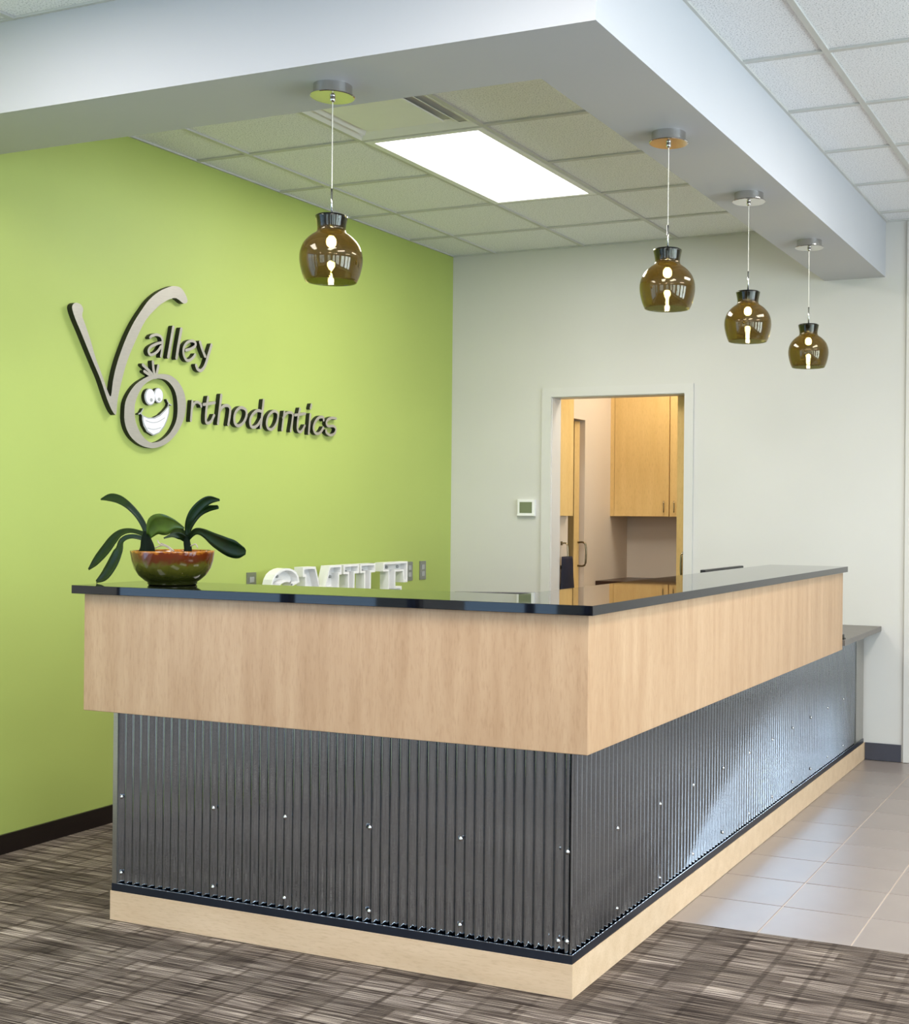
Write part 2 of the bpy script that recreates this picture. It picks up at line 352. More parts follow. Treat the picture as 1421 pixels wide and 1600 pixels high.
# ---------------------------------------------------------------- ceiling
ceil = tag(obj('ceiling', B((XL-WT, XR+WT, YS-WT, YB+WT, 3.02, 3.12)), M['tee_backing']), kind='structure')
bm = bmesh.new(); prism(bm, [(XL, SY0), (SX1, SY0), (SX1, YB), (SX0, YB), (SX0, SY1), (XL, SY1)], SZ, 3.0)
obj('soffit', bm, M['soffit'], ceil)
G = .6096
def grid(x0, x1, y0, y1, gx, gy, skip):
    """lay-in panels and tees of one ceiling field; gx, gy: position of one tee"""
    def lines(a, b, g):
        k = math.ceil((a-g+.02)/G); L = [a]
        while g+k*G < b-.02: L.append(g+k*G); k += 1
        return L+[b]
    lx, ly = lines(x0, x1, gx), lines(y0, y1, gy)
    h = .0115
    for i, x in enumerate(lx):
        obj('tee_bar', B((max(x-h, x0), min(x+h, x1), y0, y1, ZC, ZC+.008)), M['tee'], ceil)
    for y in ly:
        obj('tee_bar', B((x0, x1, max(y-h, y0), min(y+h, y1), ZC+.0006, ZC+.008)), M['tee'], ceil)
    for a, b in zip(lx, lx[1:]):
        for c, d in zip(ly, ly[1:]):
            cx, cy = (a+b)/2, (c+d)/2
            if any(s[0] < cx < s[1] and s[2] < cy < s[3] for s in skip): continue
            key = (round(b-a, 4), round(d-c, 4))
            if key not in TM:
                o = obj('ceiling_tile', B((-(b-a)/2+.006, (b-a)/2-.006, -(d-c)/2+.006, (d-c)/2-.006, 0, .02)), M['tile'], ceil); TM[key] = o.data
            else: o = bpy.data.objects.new('ceiling_tile', TM[key]); COL.objects.link(o); o.parent = ceil
            o.location = (cx, cy, ZC+.0085)
TM = {}
def troffer(x0, y0, label, watts, group=None):
    """2x4 ft recessed light; x0,y0 = low corner of its opening"""
    x1, y1 = x0+G, y0+2*G
    r = empty('ceiling_light', ((x0+x1)/2, (y0+y1)/2, ZC), label, 'ceiling light', group)
    f = obj('frame', B((-G/2+.012, -G/2+.045, -G+.012, G-.012, -.003, .05), (G/2-.045, G/2-.012, -G+.012, G-.012, -.003, .05),
                       (-G/2+.045, G/2-.045, -G+.012, -G+.04, -.003, .05), (-G/2+.045, G/2-.045, G-.04, G-.012, -.003, .05)), M['white'], r)
    obj('diffuser', B((-G/2+.045, G/2-.045, -G+.04, G-.04, .0, .006)), M['lens'], r)
    area('troffer_lamp', ((x0+x1)/2, (y0+y1)/2, ZC-.012), (0, 0, 0), G-.1, 2*G-.1, watts, (1.0, .94, .90))
    return (x0, x1, y0, y1)
GX, GY = -1.7478, 1.4782
sk_in = [troffer(GX, GY, 'bright recessed ceiling light panel inside the soffit above the desk', 40)]
OX, OY = .4055, 1.1721
outer = [(1, 0, 36), (1, -4, 36), (-1, -5, 36), (-4, -5, 30), (1, -9, 24), (4, -2, 24), (4, -8, 24), (-3, -11, 24)]
sk_out = [troffer(OX+i*G, OY+j*G, 'recessed ceiling light panel over the open waiting area', wt, 'ceiling lights over the waiting area') for i, j, wt in outer]
# supply diffuser in the bay in front of the inner light
dif = (GX, GX+G, GY-G, GY); sk_in.append(dif)
grid(XL, SX0, SY1, YB, GX, GY, sk_in)
grid(SX1, XR, YS, YB, OX, OY, sk_out)
grid(XL, SX1, YS, SY0, OX, OY, sk_out)
r = empty('air_diffuser', (GX+G/2, GY-G/2, ZC), 'square white ceiling air diffuser in front of the bright light panel', 'air vent')
h = G/2-.012
obj('neck', B((-h, h, -h, h, .016, .022)), M['tee'], r)
def ring(bm, a, b, z0, z1):
    """sloped square louvre between half-widths a (outer, z0) and b (inner, z1)"""
    A = [bm.verts.new((sx*a, sy*a, z0)) for sx, sy in ((-1, -1), (1, -1), (1, 1), (-1, 1))]
    C_ = [bm.verts.new((sx*b, sy*b, z1)) for sx, sy in ((-1, -1), (1, -1), (1, 1), (-1, 1))]
    D = [bm.verts.new((v.co.x, v.co.y, v.co.z+.002)) for v in A]; E_ = [bm.verts.new((v.co.x, v.co.y, v.co.z+.002)) for v in C_]
    for i in range(4):
        j = (i+1) % 4
        bm.faces.new((A[i], C_[i], C_[j], A[j])); bm.faces.new((D[i], D[j], E_[j], E_[i])); bm.faces.new((A[i], A[j], D[j], D[i])); bm.faces.new((C_[i], E_[i], E_[j], C_[j]))
for a, b in ((h, h-.035), (h-.055, h-.085)):
    bm = bmesh.new(); ring(bm, a, b, -.002, .013); obj('louvre', bm, M['white'], r)
obj('centre_plate', B((-h+.105, h-.105, -h+.105, h-.105, -.004, .002), bev=.001), M['white'], r)

# ================================================================ RECEPTION DESK
L_, DW, DE = 1.6803, 2.9343, YB
ZB, ZT, Z1 = .6957, 1.0745, 1.102
desk = empty('reception_desk', (-.5, .5, 0), 'maple reception desk with corrugated galvanised steel lower panels', 'desk')
def dpart(name, bm, mt, label=None, smooth=False):
    o = obj(name, bm, mt, None, smooth); o.parent = desk; o.location = (.5, -.5, 0)
    if label: o['label'] = label
    return o
bm = bmesh.new(); prism(bm, [(-L_, 0), (0, 0), (0, DE-.001), (-.15, DE-.001), (-.15, .16), (-L_, .16)], 0, .0949)
dpart('plinth', bm, M['maple_h'])
bm = bmesh.new(); prism(bm, [(-L_+.02, .03), (-.03, .03), (-.03, DE-.002), (-.14, DE-.002), (-.14, .14), (-L_+.02, .14)], .0949, ZB)
dpart('body', bm, M['maple'])
o_ = .074
bm = bmesh.new(); prism(bm, [(-L_-.048, -o_), (o_, -o_), (o_, DW), (-.12, DW), (-.12, .13), (-L_-.048, .13)], ZB, ZT)
bmesh.ops.bevel(bm, geom=bm.edges[:], offset=.0015, segments=1, affect='EDGES')
dpart('fascia', bm, M['maple'], 'smooth maple fascia overhanging the steel')
PITCH = .0320
def corr(a0, a1, fixed, sgn, axis, z0, z1):
    bm = bmesh.new(); n_ = int((a1-a0)/PITCH*12); prev = None
    for i in range(n_+1):
        a = a0+(a1-a0)*i/n_; d = .0062*math.cos(2*PI*(a-a0)/PITCH)
        c = [(a, fixed+sgn*d) if axis == 'x' else (fixed-sgn*d, a)][0]
        cur = [bm.verts.new((c[0], c[1], z)) for z in (z0, z1)]
        if prev: bm.faces.new((prev[0], cur[0], cur[1], prev[1]) if axis == 'x' else (prev[0], cur[0], cur[1], prev[1]))
        prev = cur
    return bm
dpart('corrugated_panel', corr(-1.658, -.010, .0152, -1, 'x', .100, ZB+.001), M['galv'], smooth=True)
dpart('corrugated_panel', corr(.012, 3.620, -.0152, -1, 'y', .100, ZB+.001), M['galv'], smooth=True)
dpart('corner_seam', B((-.0125, -.0085, .0085, .0125, .097, ZB)), M['galv'])
dpart('edge_trim', B((-1.6765, -1.658, .004, .03, .0949, ZB)), M['steel'])
dpart('edge_trim', B((-.03, -.006, 3.620, 3.800, .0949, ZB)), M['steel'])
dpart('base_channel', B((-1.6765, -.0025, .0025, .0045, .0949, .1195), (-1.6765, -.0025, .0045, .03, .0949, .0965)), M['trim'])
dpart('base_channel', B((-.0045, -.0025, .0045, 3.800, .0949, .1195), (-.03, -.0045, .0045, 3.800, .0949, .0965)), M['trim'])
dpart('lip_highlight', B((-1.658, -.0025, .0025, .0045, .1195, .1208)), M['chrome'])  # bright strip added as the highlight along the channel's top edge
dpart('lip_highlight', B((-.0045, -.0025, .0045, 3.620, .1195, .1208)), M['chrome'])
def screw(x, y, z, nx_, ny_):
    bm = bmesh.new(); lathe(bm, [(0, .0052), (.003, .005), (.0042, .003), (.0044, .0018), (.0068, .0016), (.007, 0), (0, 0)], 10)
    me_rot = Matrix.Rotation(PI/2, 4, 'X') if ny_ else Matrix.Rotation(PI/2, 4, 'Y')
    bmesh.ops.transform(bm, matrix=me_rot, verts=bm.verts); bmesh.ops.translate(bm, vec=(x, y, z), verts=bm.verts)
    dpart('screw', bm, M['chrome'], smooth=True)
for x in (-1.644, -1.265, -.987, -.677, -.365, -.022):
    for z in (.404, .154): screw(x, .0098, z, 0, 1)
screw(-.049, .0098, .152, 0, 1)
for y in (.336, .693, 1.015, 1.348, 1.68, 2.01, 2.336, 2.66, 2.99, 3.325):
    for z in (.398, .156): screw(-.0098, y, z, 1, 0)

c_ = .0946
bm = bmesh.new(); prism(bm, [(-L_-.0834, -c_), (c_, -c_), (c_, 2.9494), (-.30, 2.9494), (-.30, .245), (-L_-.0834, .245)], Z1-.027, Z1)
bmesh.ops.bevel(bm, geom=bm.edges[:], offset=.001, segments=1, affect='EDGES')
tag(obj('countertop', bm, M['top']), 'long glossy black L-shaped transaction countertop on top of the reception desk', 'countertop')
bm = bmesh.new(); prism(bm, [(-L_+.02, .141), (-.141, .141), (-.121, 2.936), (.0858, 2.936), (.0858, YB-.001), (-.75, YB-.001), (-.75, .80), (-L_+.02, .80)], .7138, .7408)
tag(obj('worktop', bm, M['grey_top']), 'lower warm grey worktop sticking out at the far end of the desk', 'worktop')
st = empty('stapler', (.02, 3.02, .7408), 'small black stapler lying on the lower grey worktop', 'stapler')
obj('base', B((-.02, .05, -.045, .0, 0, .006), bev=.002), M['black'], st)
obj('arm', B((-.018, .046, -.040, -.006, .006, .024), bev=.004), M['black'], st)
MAX, MAY, MAZ = -.68, .98, 1.056
for nm, (cx, cy, ang, ww, zt, lab) in {'a': (MAX, MAY, math.radians(20), .50, MAZ, 'dark computer monitor at the inner corner of the desk, only its top edge showing'),
                                  'b': (-.478, 2.74, math.radians(90), .60, 1.0895, 'black computer monitor behind the right countertop, its top edge a dark bar')}.items():
    r = empty('monitor', (cx, cy, .7408), lab, 'monitor'); r.rotation_euler = (0, 0, ang); H = zt-.7408
    obj('housing', B((-ww/2, ww/2, -.012, .014, .09, H), bev=.004), M['black'], r)
    obj('screen', B((-ww/2+.012, ww/2-.012, .0142, .0152, .105, H-.012)), M['screen'], r)
    obj('neck', B((-.025, .025, -.02, -.012, .006, .2), bev=.002), M['black'], r)
    obj('foot', B((-.11, .11, -.09, .09, 0, .010), bev=.003), M['black'], r)

# ================================================================ PENDANTS
def pendant(x, y, label):
    r = empty('pendant_light', (x, y, SZ), label, 'pendant light', None)
    dz = -SZ+2.062
    obj('canopy', lathe(bmesh.new(), [(0, 0), (.060, 0), (.060, -.030), (.0685, -.031), (.0690, -.034), (.066, -.036), (0, -.036)], 48), M['chrome'], r, smooth=False)
    obj('cord_grip', lathe(bmesh.new(), [(0, -.036), (.008, -.036), (.009, -.044), (.005, -.050), (0, -.051)], 16), M['chrome'], r, smooth=True)
    obj('cord', tube(bmesh.new(), [(0, 0, -.048), (0, 0, dz+.286)], .0016, 8), M['cordm'], r)
    obj('stem', tube(bmesh.new(), [(0, 0, dz+.290), (0, 0, dz+.205)], .0034, 10), M['chrome'], r, smooth=True)
    obj('socket_cap', lathe(bmesh.new(), [(0, dz+.209), (.044, dz+.207), (.0455, dz+.200), (.0395, dz+.176), (.0385, dz+.168), (0, dz+.168)], 32), M['capm'], r, smooth=True)
    prof = [(.0500, .2035), (.0470, .189), (.0440, .172), (.0438, .160), (.0480, .152), (.0600, .1435), (.0740, .131), (.0860, .115), (.0935, .096), (.0965, .078), (.0960, .060), (.0925, .040), (.0870, .020), (.0785, 0)]
    P2 = [tuple(v) for v in cat(prof, 3)]
    inner = [(a-.003, b+(.001 if i == len(P2)-1 else 0)) for i, (a, b) in enumerate(P2)]
    prof = [(a, dz+b) for a, b in P2+inner[::-1]]
    obj('shade', lathe(bmesh.new(), prof, 56, closed=True), M['smoke'], r, smooth=True)
    s = obj('lamp_socket', lathe(bmesh.new(), [(0, dz+.1675), (.012, dz+.1675), (.012, dz+.142), (0, dz+.142)], 16), M['chrome'], r, smooth=True)
    obj('bulb', lathe(bmesh.new(), [(0, dz+.108), (.008, dz+.109), (.014, dz+.115), (.0155, dz+.124), (.014, dz+.134), (.008, dz+.1415), (0, dz+.1415)], 20), M['bulb'], r, smooth=True)
    l = bpy.data.lights.new('bulb_lamp', 'POINT'); l.energy = 5; l.color = (1, .80, .52); l.shadow_soft_size = .012
    lo = bpy.data.objects.new('bulb_lamp', l); COL.objects.link(lo); lo.location = (x, y, 2.062+.09)
M['cordm'] = mat('clear_cord', (214, 212, 200), .3, .3)
M['capm'] = mat('dark_chrome', (70, 72, 78), .12, 1, var=.05)
for x, y, lb in ((-.886, .080, 'smoked glass globe pendant light hanging alone on the left, in front of the green wall'),
                 (-.086, .915, 'smoked glass globe pendant light, largest and nearest of the three in the right row'),
                 (-.072, 1.808, 'smoked glass globe pendant light in the middle of the row of three on the right'),
                 (-.067, 2.772, 'smoked glass globe pendant light farthest back, smallest and rightmost of the four')):
    pendant(x, y, lb)

# ================================================================ WALL SIGN
V=[(0.726,2.185),(0.729,2.163),(0.746,2.128),(0.773,2.083),(0.813,2.013),(0.847,1.955),(0.882,1.896),(0.918,1.819),(0.944,1.775),(0.964,1.755),(0.97,1.758),(0.973,1.778),(0.98,1.829),(1.003,1.912),(1.033,1.997),(1.08,2.089),(1.137,2.184),(1.208,2.253),(1.252,2.284),(1.285,2.301),(1.325,2.312),(1.372,2.295),(1.398,2.309),(1.383,2.34),(1.353,2.364),(1.313,2.365),(1.279,2.355),(1.218,2.325),(1.158,2.279),(1.115,2.229),(1.068,2.167),(1.027,2.098),(0.992,2.024),(0.967,1.959),(0.95,1.895),(0.939,1.831),(0.918,1.858),(0.892,1.912),(0.854,1.984),(0.826,2.053),(0.796,2.117),(0.779,2.152),(0.784,2.178),(0.771,2.197),(0.743,2.2)]
LET=[('a',0.006,[[(1.169,2.112),(1.181,2.122),(1.21,2.131),(1.235,2.126),(1.245,2.112),(1.245,2.091),(1.242,2.059),(1.237,2.037)],[(1.239,2.099),(1.211,2.09),(1.175,2.072),(1.161,2.054),(1.167,2.039),(1.186,2.039),(1.215,2.056),(1.236,2.081)]]),('l',0.008,[[(1.313,2.178),(1.298,2.108),(1.283,2.04)]]),('l',0.008,[[(1.364,2.177),(1.348,2.107),(1.335,2.041)]]),('e',0.0065,[[(1.396,2.084),(1.427,2.094),(1.455,2.111),(1.457,2.126),(1.434,2.132),(1.403,2.12),(1.382,2.095),(1.38,2.065),(1.395,2.042),(1.416,2.039),(1.443,2.056),(1.456,2.071)]]),('y',0.0075,[[(1.488,2.133),(1.503,2.102),(1.523,2.071)],[(1.566,2.13),(1.543,2.073),(1.523,2.027),(1.498,2.002),(1.474,2.005),(1.463,2.022)]]),('r',0.0065,[[(1.441,1.853),(1.432,1.763)],[(1.438,1.824),(1.457,1.846),(1.476,1.852),(1.496,1.844),(1.5,1.834)]]),('t',0.007,[[(1.546,1.881),(1.536,1.83),(1.532,1.771),(1.545,1.759),(1.569,1.77),(1.588,1.799)],[(1.516,1.844),(1.592,1.859)]]),('h',0.0075,[[(1.637,1.899),(1.627,1.831),(1.616,1.762)],[(1.627,1.823),(1.651,1.846),(1.682,1.853),(1.701,1.841),(1.699,1.809),(1.689,1.762)]]),('o',0.0075,[[(1.778,1.851),(1.814,1.843),(1.82,1.815),(1.798,1.779),(1.762,1.761),(1.736,1.772),(1.732,1.803),(1.746,1.832),(1.778,1.851)]]),('d',0.0075,[[(1.949,1.901),(1.939,1.833),(1.928,1.763)],[(1.937,1.844),(1.905,1.846),(1.87,1.827),(1.849,1.797),(1.853,1.768),(1.875,1.761),(1.906,1.775),(1.935,1.809)]]),('o',0.007,[[(2.028,1.853),(2.059,1.846),(2.061,1.818),(2.042,1.781),(2.011,1.759),(1.983,1.765),(1.974,1.791),(1.989,1.828),(2.028,1.853)]]),('n',0.007,[[(2.113,1.856),(2.096,1.762)],[(2.103,1.824),(2.131,1.85),(2.164,1.857),(2.183,1.848),(2.179,1.815),(2.166,1.761)]]),('t',0.007,[[(2.24,1.882),(2.226,1.83),(2.222,1.775),(2.243,1.761),(2.266,1.775),(2.283,1.797)],[(2.2,1.846),(2.286,1.86)]]),('i',0.0075,[[(2.329,1.859),(2.317,1.758)],[(2.338,1.911),(2.331,1.892)]]),('c',0.0075,[[(2.446,1.838),(2.441,1.852),(2.407,1.849),(2.374,1.825),(2.358,1.79),(2.373,1.765),(2.403,1.763),(2.429,1.779),(2.443,1.797)]]),('s',0.007,[[(2.558,1.854),(2.519,1.855),(2.483,1.842),(2.47,1.823),(2.488,1.808),(2.533,1.812),(2.557,1.797),(2.544,1.772),(2.507,1.761),(2.473,1.771),(2.468,1.783)]])]
O1=[(1.021,1.763),(1.026,1.813),(1.049,1.856),(1.084,1.895),(1.132,1.926),(1.18,1.946),(1.238,1.958),(1.289,1.959),(1.332,1.944),(1.367,1.916),(1.389,1.881),(1.399,1.835),(1.391,1.782),(1.365,1.73),(1.327,1.685),(1.276,1.648),(1.218,1.627),(1.168,1.623),(1.115,1.634),(1.067,1.66),(1.037,1.694),(1.023,1.731)]
O2=[(1.081,1.779),(1.083,1.809),(1.097,1.846),(1.124,1.887),(1.156,1.914),(1.201,1.933),(1.247,1.937),(1.281,1.93),(1.315,1.905),(1.335,1.873),(1.344,1.825),(1.341,1.772),(1.322,1.728),(1.288,1.689),(1.246,1.662),(1.209,1.65),(1.168,1.65),(1.127,1.676),(1.098,1.713),(1.084,1.747)]
HAIR=(0.007,[[(1.188,2.007),(1.192,1.975),(1.203,1.94)],[(1.222,1.993),(1.215,1.965),(1.209,1.94)],[(1.129,1.987),(1.164,1.966),(1.199,1.941)],[(1.139,1.959),(1.172,1.947),(1.201,1.938)]])
EYES=[[(1.206,1.855),(1.206,1.844),(1.203,1.835),(1.198,1.826),(1.191,1.821),(1.183,1.818),(1.174,1.818),(1.166,1.822),(1.159,1.828),(1.154,1.837),(1.152,1.847),(1.152,1.857),(1.155,1.867),(1.16,1.875),(1.167,1.881),(1.175,1.884),(1.183,1.884),(1.191,1.88),(1.198,1.874),(1.203,1.865)],[(1.255,1.865),(1.255,1.855),(1.253,1.847),(1.248,1.839),(1.242,1.834),(1.235,1.831),(1.227,1.832),(1.22,1.835),(1.214,1.841),(1.21,1.849),(1.207,1.858),(1.207,1.867),(1.21,1.876),(1.214,1.883),(1.22,1.889),(1.227,1.891),(1.235,1.891),(1.242,1.888),(1.249,1.882),(1.253,1.874)]]
EYERIM=[[(1.211,1.855),(1.211,1.843),(1.207,1.832),(1.201,1.823),(1.192,1.816),(1.182,1.813),(1.172,1.813),(1.162,1.817),(1.153,1.824),(1.147,1.834),(1.144,1.845),(1.144,1.857),(1.148,1.868),(1.154,1.877),(1.163,1.884),(1.173,1.887),(1.184,1.887),(1.194,1.883),(1.202,1.876),(1.208,1.866)],[(1.26,1.866),(1.259,1.855),(1.257,1.845),(1.251,1.836),(1.243,1.83),(1.235,1.827),(1.225,1.828),(1.217,1.831),(1.209,1.838),(1.204,1.847),(1.201,1.857),(1.202,1.868),(1.204,1.878),(1.21,1.886),(1.217,1.892),(1.226,1.895),(1.235,1.895),(1.244,1.891),(1.251,1.885),(1.257,1.876)]]
PUP=[[(1.192,1.838),(1.192,1.834),(1.189,1.83),(1.185,1.829),(1.181,1.829),(1.178,1.832),(1.176,1.836),(1.177,1.84),(1.179,1.844),(1.183,1.845),(1.187,1.845),(1.191,1.842)],[(1.241,1.845),(1.24,1.841),(1.237,1.838),(1.233,1.836),(1.229,1.837),(1.226,1.839),(1.224,1.843),(1.225,1.847),(1.227,1.85),(1.231,1.852),(1.236,1.851),(1.239,1.849)]]
SMILE=[(1.139,1.759),(1.167,1.752),(1.208,1.755),(1.241,1.769),(1.27,1.793),(1.291,1.813),(1.291,1.79),(1.28,1.758),(1.262,1.727),(1.233,1.697),(1.2,1.685),(1.167,1.699),(1.146,1.725),(1.139,1.742)]
SMRIM=[(1.131,1.767),(1.166,1.758),(1.203,1.76),(1.237,1.775),(1.266,1.797),(1.293,1.823),(1.3,1.815),(1.299,1.787),(1.287,1.756),(1.269,1.724),(1.238,1.693),(1.2,1.679),(1.161,1.694),(1.139,1.721),(1.131,1.748)]
SMTICK=(0.0035,[[(1.138,1.794),(1.126,1.777),(1.112,1.769)],[(1.124,1.773),(1.138,1.763)],[(1.284,1.847),(1.297,1.831),(1.314,1.825)],[(1.295,1.83),(1.291,1.816)]])
TEETH=[[(1.152,1.743),(1.191,1.737),(1.229,1.744),(1.268,1.764)],[(1.163,1.711),(1.2,1.707),(1.246,1.718)]]
LEAF=[([(-1.616,0.08,1.267),(-1.63,0.08,1.299),(-1.658,0.08,1.333),(-1.698,0.08,1.364),(-1.75,0.09,1.384),(-1.797,0.095,1.39),(-1.839,0.1,1.383)],[0.0074,0.0084,0.0084,0.0095,0.0116,0.0106,0.0021]),([(-1.619,0.08,1.267),(-1.689,0.09,1.278),(-1.744,0.1,1.271),(-1.778,0.1,1.249),(-1.814,0.1,1.213),(-1.857,0.1,1.173),(-1.891,0.1,1.142)],[0.0063,0.0063,0.0106,0.0169,0.019,0.0148,0.0032]),([(-1.609,0.07,1.252),(-1.66,0.06,1.26),(-1.692,0.05,1.247),(-1.689,0.03,1.213),(-1.703,0.02,1.171),(-1.736,0.02,1.132),(-1.775,0.02,1.107)],[0.0063,0.0063,0.0095,0.0158,0.02,0.0179,0.0042]),([(-1.598,0.07,1.261),(-1.555,0.05,1.295),(-1.501,0.035,1.302),(-1.461,0.035,1.303),(-1.421,0.04,1.291)],[0.0084,0.0253,0.0295,0.0158,0.0021]),([(-1.445,0.08,1.263),(-1.441,0.08,1.301),(-1.422,0.08,1.335),(-1.388,0.08,1.366),(-1.352,0.08,1.383),(-1.313,0.08,1.383)],[0.0063,0.0095,0.0127,0.0127,0.0106,0.0032]),([(-1.452,0.09,1.263),(-1.442,0.1,1.305),(-1.422,0.11,1.337),(-1.39,0.115,1.354),(-1.348,0.115,1.36)],[0.0042,0.0074,0.0084,0.0084,0.0053]),([(-1.443,0.08,1.255),(-1.393,0.06,1.279),(-1.351,0.05,1.275),(-1.298,0.04,1.253),(-1.24,0.03,1.234),(-1.2,0.03,1.225),(-1.167,0.03,1.221)],[0.0063,0.0084,0.0127,0.0211,0.0264,0.0243,0.0095]),([(-1.445,0.08,1.248),(-1.454,0.06,1.263),(-1.468,0.04,1.267),(-1.487,0.02,1.257)],[0.0084,0.0095,0.0063,0.0021]),([(-1.448,0.08,1.263),(-1.49,0.09,1.283),(-1.534,0.1,1.28),(-1.566,0.1,1.272)],[0.0063,0.0106,0.0084,0.0032])]
ROOTS=[[(-1.541,0.05,1.249),(-1.53,0.05,1.237),(-1.498,0.05,1.227),(-1.482,0.05,1.215)],[(-1.549,0.05,1.224),(-1.53,0.05,1.231),(-1.509,0.05,1.233)],[(-1.525,0.05,1.239),(-1.498,0.05,1.231),(-1.471,0.05,1.215)],[(-1.402,0.05,1.233),(-1.382,0.05,1.239),(-1.373,0.05,1.227)]]

FX = XL+.024                       # front face of the letters
def stroke(bm, pts, hw, x0, x1, ends=True, k=5):
    """rounded ribbon in the (y,z) plane, face at x1, sides of material 1"""
    closed = (Vector(pts[0])-Vector(pts[-1])).length < 1e-5
    P_ = cat(pts, k); n_ = len(P_); Lf, Rt = [], []
    for i, p_ in enumerate(P_):
        a = P_[i-1] if i > 0 else (P_[-2] if closed else P_[0]); b = P_[i+1] if i < n_-1 else (P_[1] if closed else P_[-1])
        d = (b-a).normalized(); nn = Vector((-d.y, d.x)); Lf.append(p_+nn*hw); Rt.append(p_-nn*hw)
    poly_l, poly_r = Lf, Rt
    if not closed:
        def capv(c, d0, s):    # semicircle
            a0 = math.atan2(d0.y, d0.x); return [c+hw*Vector((math.cos(a0-s*PI*q/6), math.sin(a0-s*PI*q/6))) for q in range(1, 6)]
        e1 = capv(P_[-1], Lf[-1]-P_[-1], 1); e0 = capv(P_[0], Rt[0]-P_[0], 1)
    F = lambda v: bm.verts.new((x1, v.x, v.y)); K = lambda v: bm.verts.new((x0, v.x, v.y))
    lf, rf, lb, rb = [F(v) for v in Lf], [F(v) for v in Rt], [K(v) for v in Lf], [K(v) for v in Rt]
    for i in range(n_-1):
        bm.faces.new((rf[i], rf[i+1], lf[i+1], lf[i])).material_index = 0
        bm.faces.new((lf[i], lf[i+1], lb[i+1], lb[i])).material_index = 1
        bm.faces.new((rf[i+1], rf[i], rb[i], rb[i+1])).material_index = 1
    if not closed:
        for ring_, A, Z_, Ab, Zb in ((e1, lf[-1], rf[-1], lb[-1], rb[-1]), (e0, rf[0], lf[0], rb[0], lb[0])):
            fv = [A]+[F(v) for v in ring_]+[Z_]; kv = [Ab]+[K(v) for v in ring_]+[Zb]
            bm.faces.new(fv[::-1]).material_index = 0
            for i in range(len(fv)-1): bm.faces.new((fv[i], fv[i+1], kv[i+1], kv[i])).material_index = 1
def plate(bm, pts, x0, x1, mi=0, ms=1):
    a = [bm.verts.new((x1, y, z)) for y, z in pts]; b = [bm.verts.new((x0, y, z)) for y, z in pts]; n_ = len(pts)
    f = bm.faces.new(a); f.material_index = mi
    for i in range(n_): bm.faces.new((a[i], a[(i+1) % n_], b[(i+1) % n_], b[i])).material_index = ms
    bm.normal_update()
    if f.normal.x < 0: bmesh.ops.reverse_faces(bm, faces=[f])
sign = empty('wall_sign', (XL, 1.6, 1.9), 'brushed metal letter sign with a smiling letter face, mounted on the green wall', 'sign')
def spart(name, bm, mts, parent=None, label=None):
    bmesh.ops.recalc_face_normals(bm, faces=bm.faces)
    o = obj(name, bm, mts, None)
    if parent: o.parent = parent
    else: o.parent = sign; o.location = (-XL, -1.6, -1.9)
    if label: o['label'] = label
    return o
SM = [M['sign'], M['sign_edge']]
bm = bmesh.new(); pv = [tuple(v) for v in cat(V+[V[0]], 3)][:-1]; plate(bm, pv, XL, FX+.004)
spart('letter', bm, SM, label='large swooping letter V')
for ch, hw, sts in LET:
    bm = bmesh.new()
    for q, s in enumerate(sts): stroke(bm, s, hw, XL, FX-.0003*q)
    spart('letter', bm, SM, label='small metal letter %s' % ch)
# letter O with its face
def resamp(pts, n_=72):
    C0 = Vector((sum(p_[0] for p_ in O2)/len(O2), sum(p_[1] for p_ in O2)/len(O2))); q = cat(pts+[pts[0]], 8)
    out = []
    for i in range(n_):
        a = 2*PI*i/n_; d = Vector((math.cos(a), math.sin(a))); best = None
        for u, v in zip(q, q[1:]):
            e_ = v-u; den = d.x*e_.y-d.y*e_.x
            if abs(den) < 1e-9: continue
            w_ = u-C0; t_ = (w_.x*e_.y-w_.y*e_.x)/den; s_ = (w_.x*d.y-w_.y*d.x)/den
            if t_ > 0 and -1e-6 <= s_ <= 1+1e-6: best = t_
        out.append(C0+d*(best or .1))
    return out
oo, oi = resamp(O1), resamp(O2); bm = bmesh.new(); N = len(oo)
A = [bm.verts.new((FX, v.x, v.y)) for v in oo]; Bv = [bm.verts.new((FX, v.x, v.y)) for v in oi]; Cv = [bm.verts.new((XL, v.x, v.y)) for v in oo]; Dv = [bm.verts.new((XL, v.x, v.y)) for v in oi]
for i in range(N):
    j = (i+1) % N
    bm.faces.new((A[i], A[j], Bv[j], Bv[i])); bm.faces.new((A[i], Cv[i], Cv[j], A[j])).material_index = 1; bm.faces.new((Bv[i], Bv[j], Dv[j], Dv[i])).material_index = 1
me = bpy.data.meshes.new('letter'); bm.normal_update(); bm.to_mesh(me); bm.free(); me.materials.append(SM[0]); me.materials.append(SM[1])
big_o = bpy.data.objects.new('letter', me); COL.objects.link(big_o); big_o.parent = sign; big_o.location = (-XL, -1.6, -1.9); big_o['label'] = 'large ring letter O framing a face'
bm = bmesh.new()
for q, s in enumerate(HAIR[1]): stroke(bm, s, HAIR[0], XL, FX-.0004*(q+1))
spart('hair_tuft', bm, SM, big_o)
for k in range(2):
    bm = bmesh.new(); plate(bm, EYERIM[k], XL, FX-.006-.0004*k); e_ = spart('eye', bm, [M['sign_grey'], M['sign_edge']], big_o)
    bm = bmesh.new(); plate(bm, EYES[k], FX-.007, FX-.004-.0004*k, 0, 0); plate(bm, PUP[k], FX-.005, FX-.003, 1, 1)
    spart('eyeball', bm, [M['sign_white'], M['sign_grey']], big_o, 'white eye with small grey pupil')
bm = bmesh.new(); plate(bm, SMRIM, XL, FX-.006)
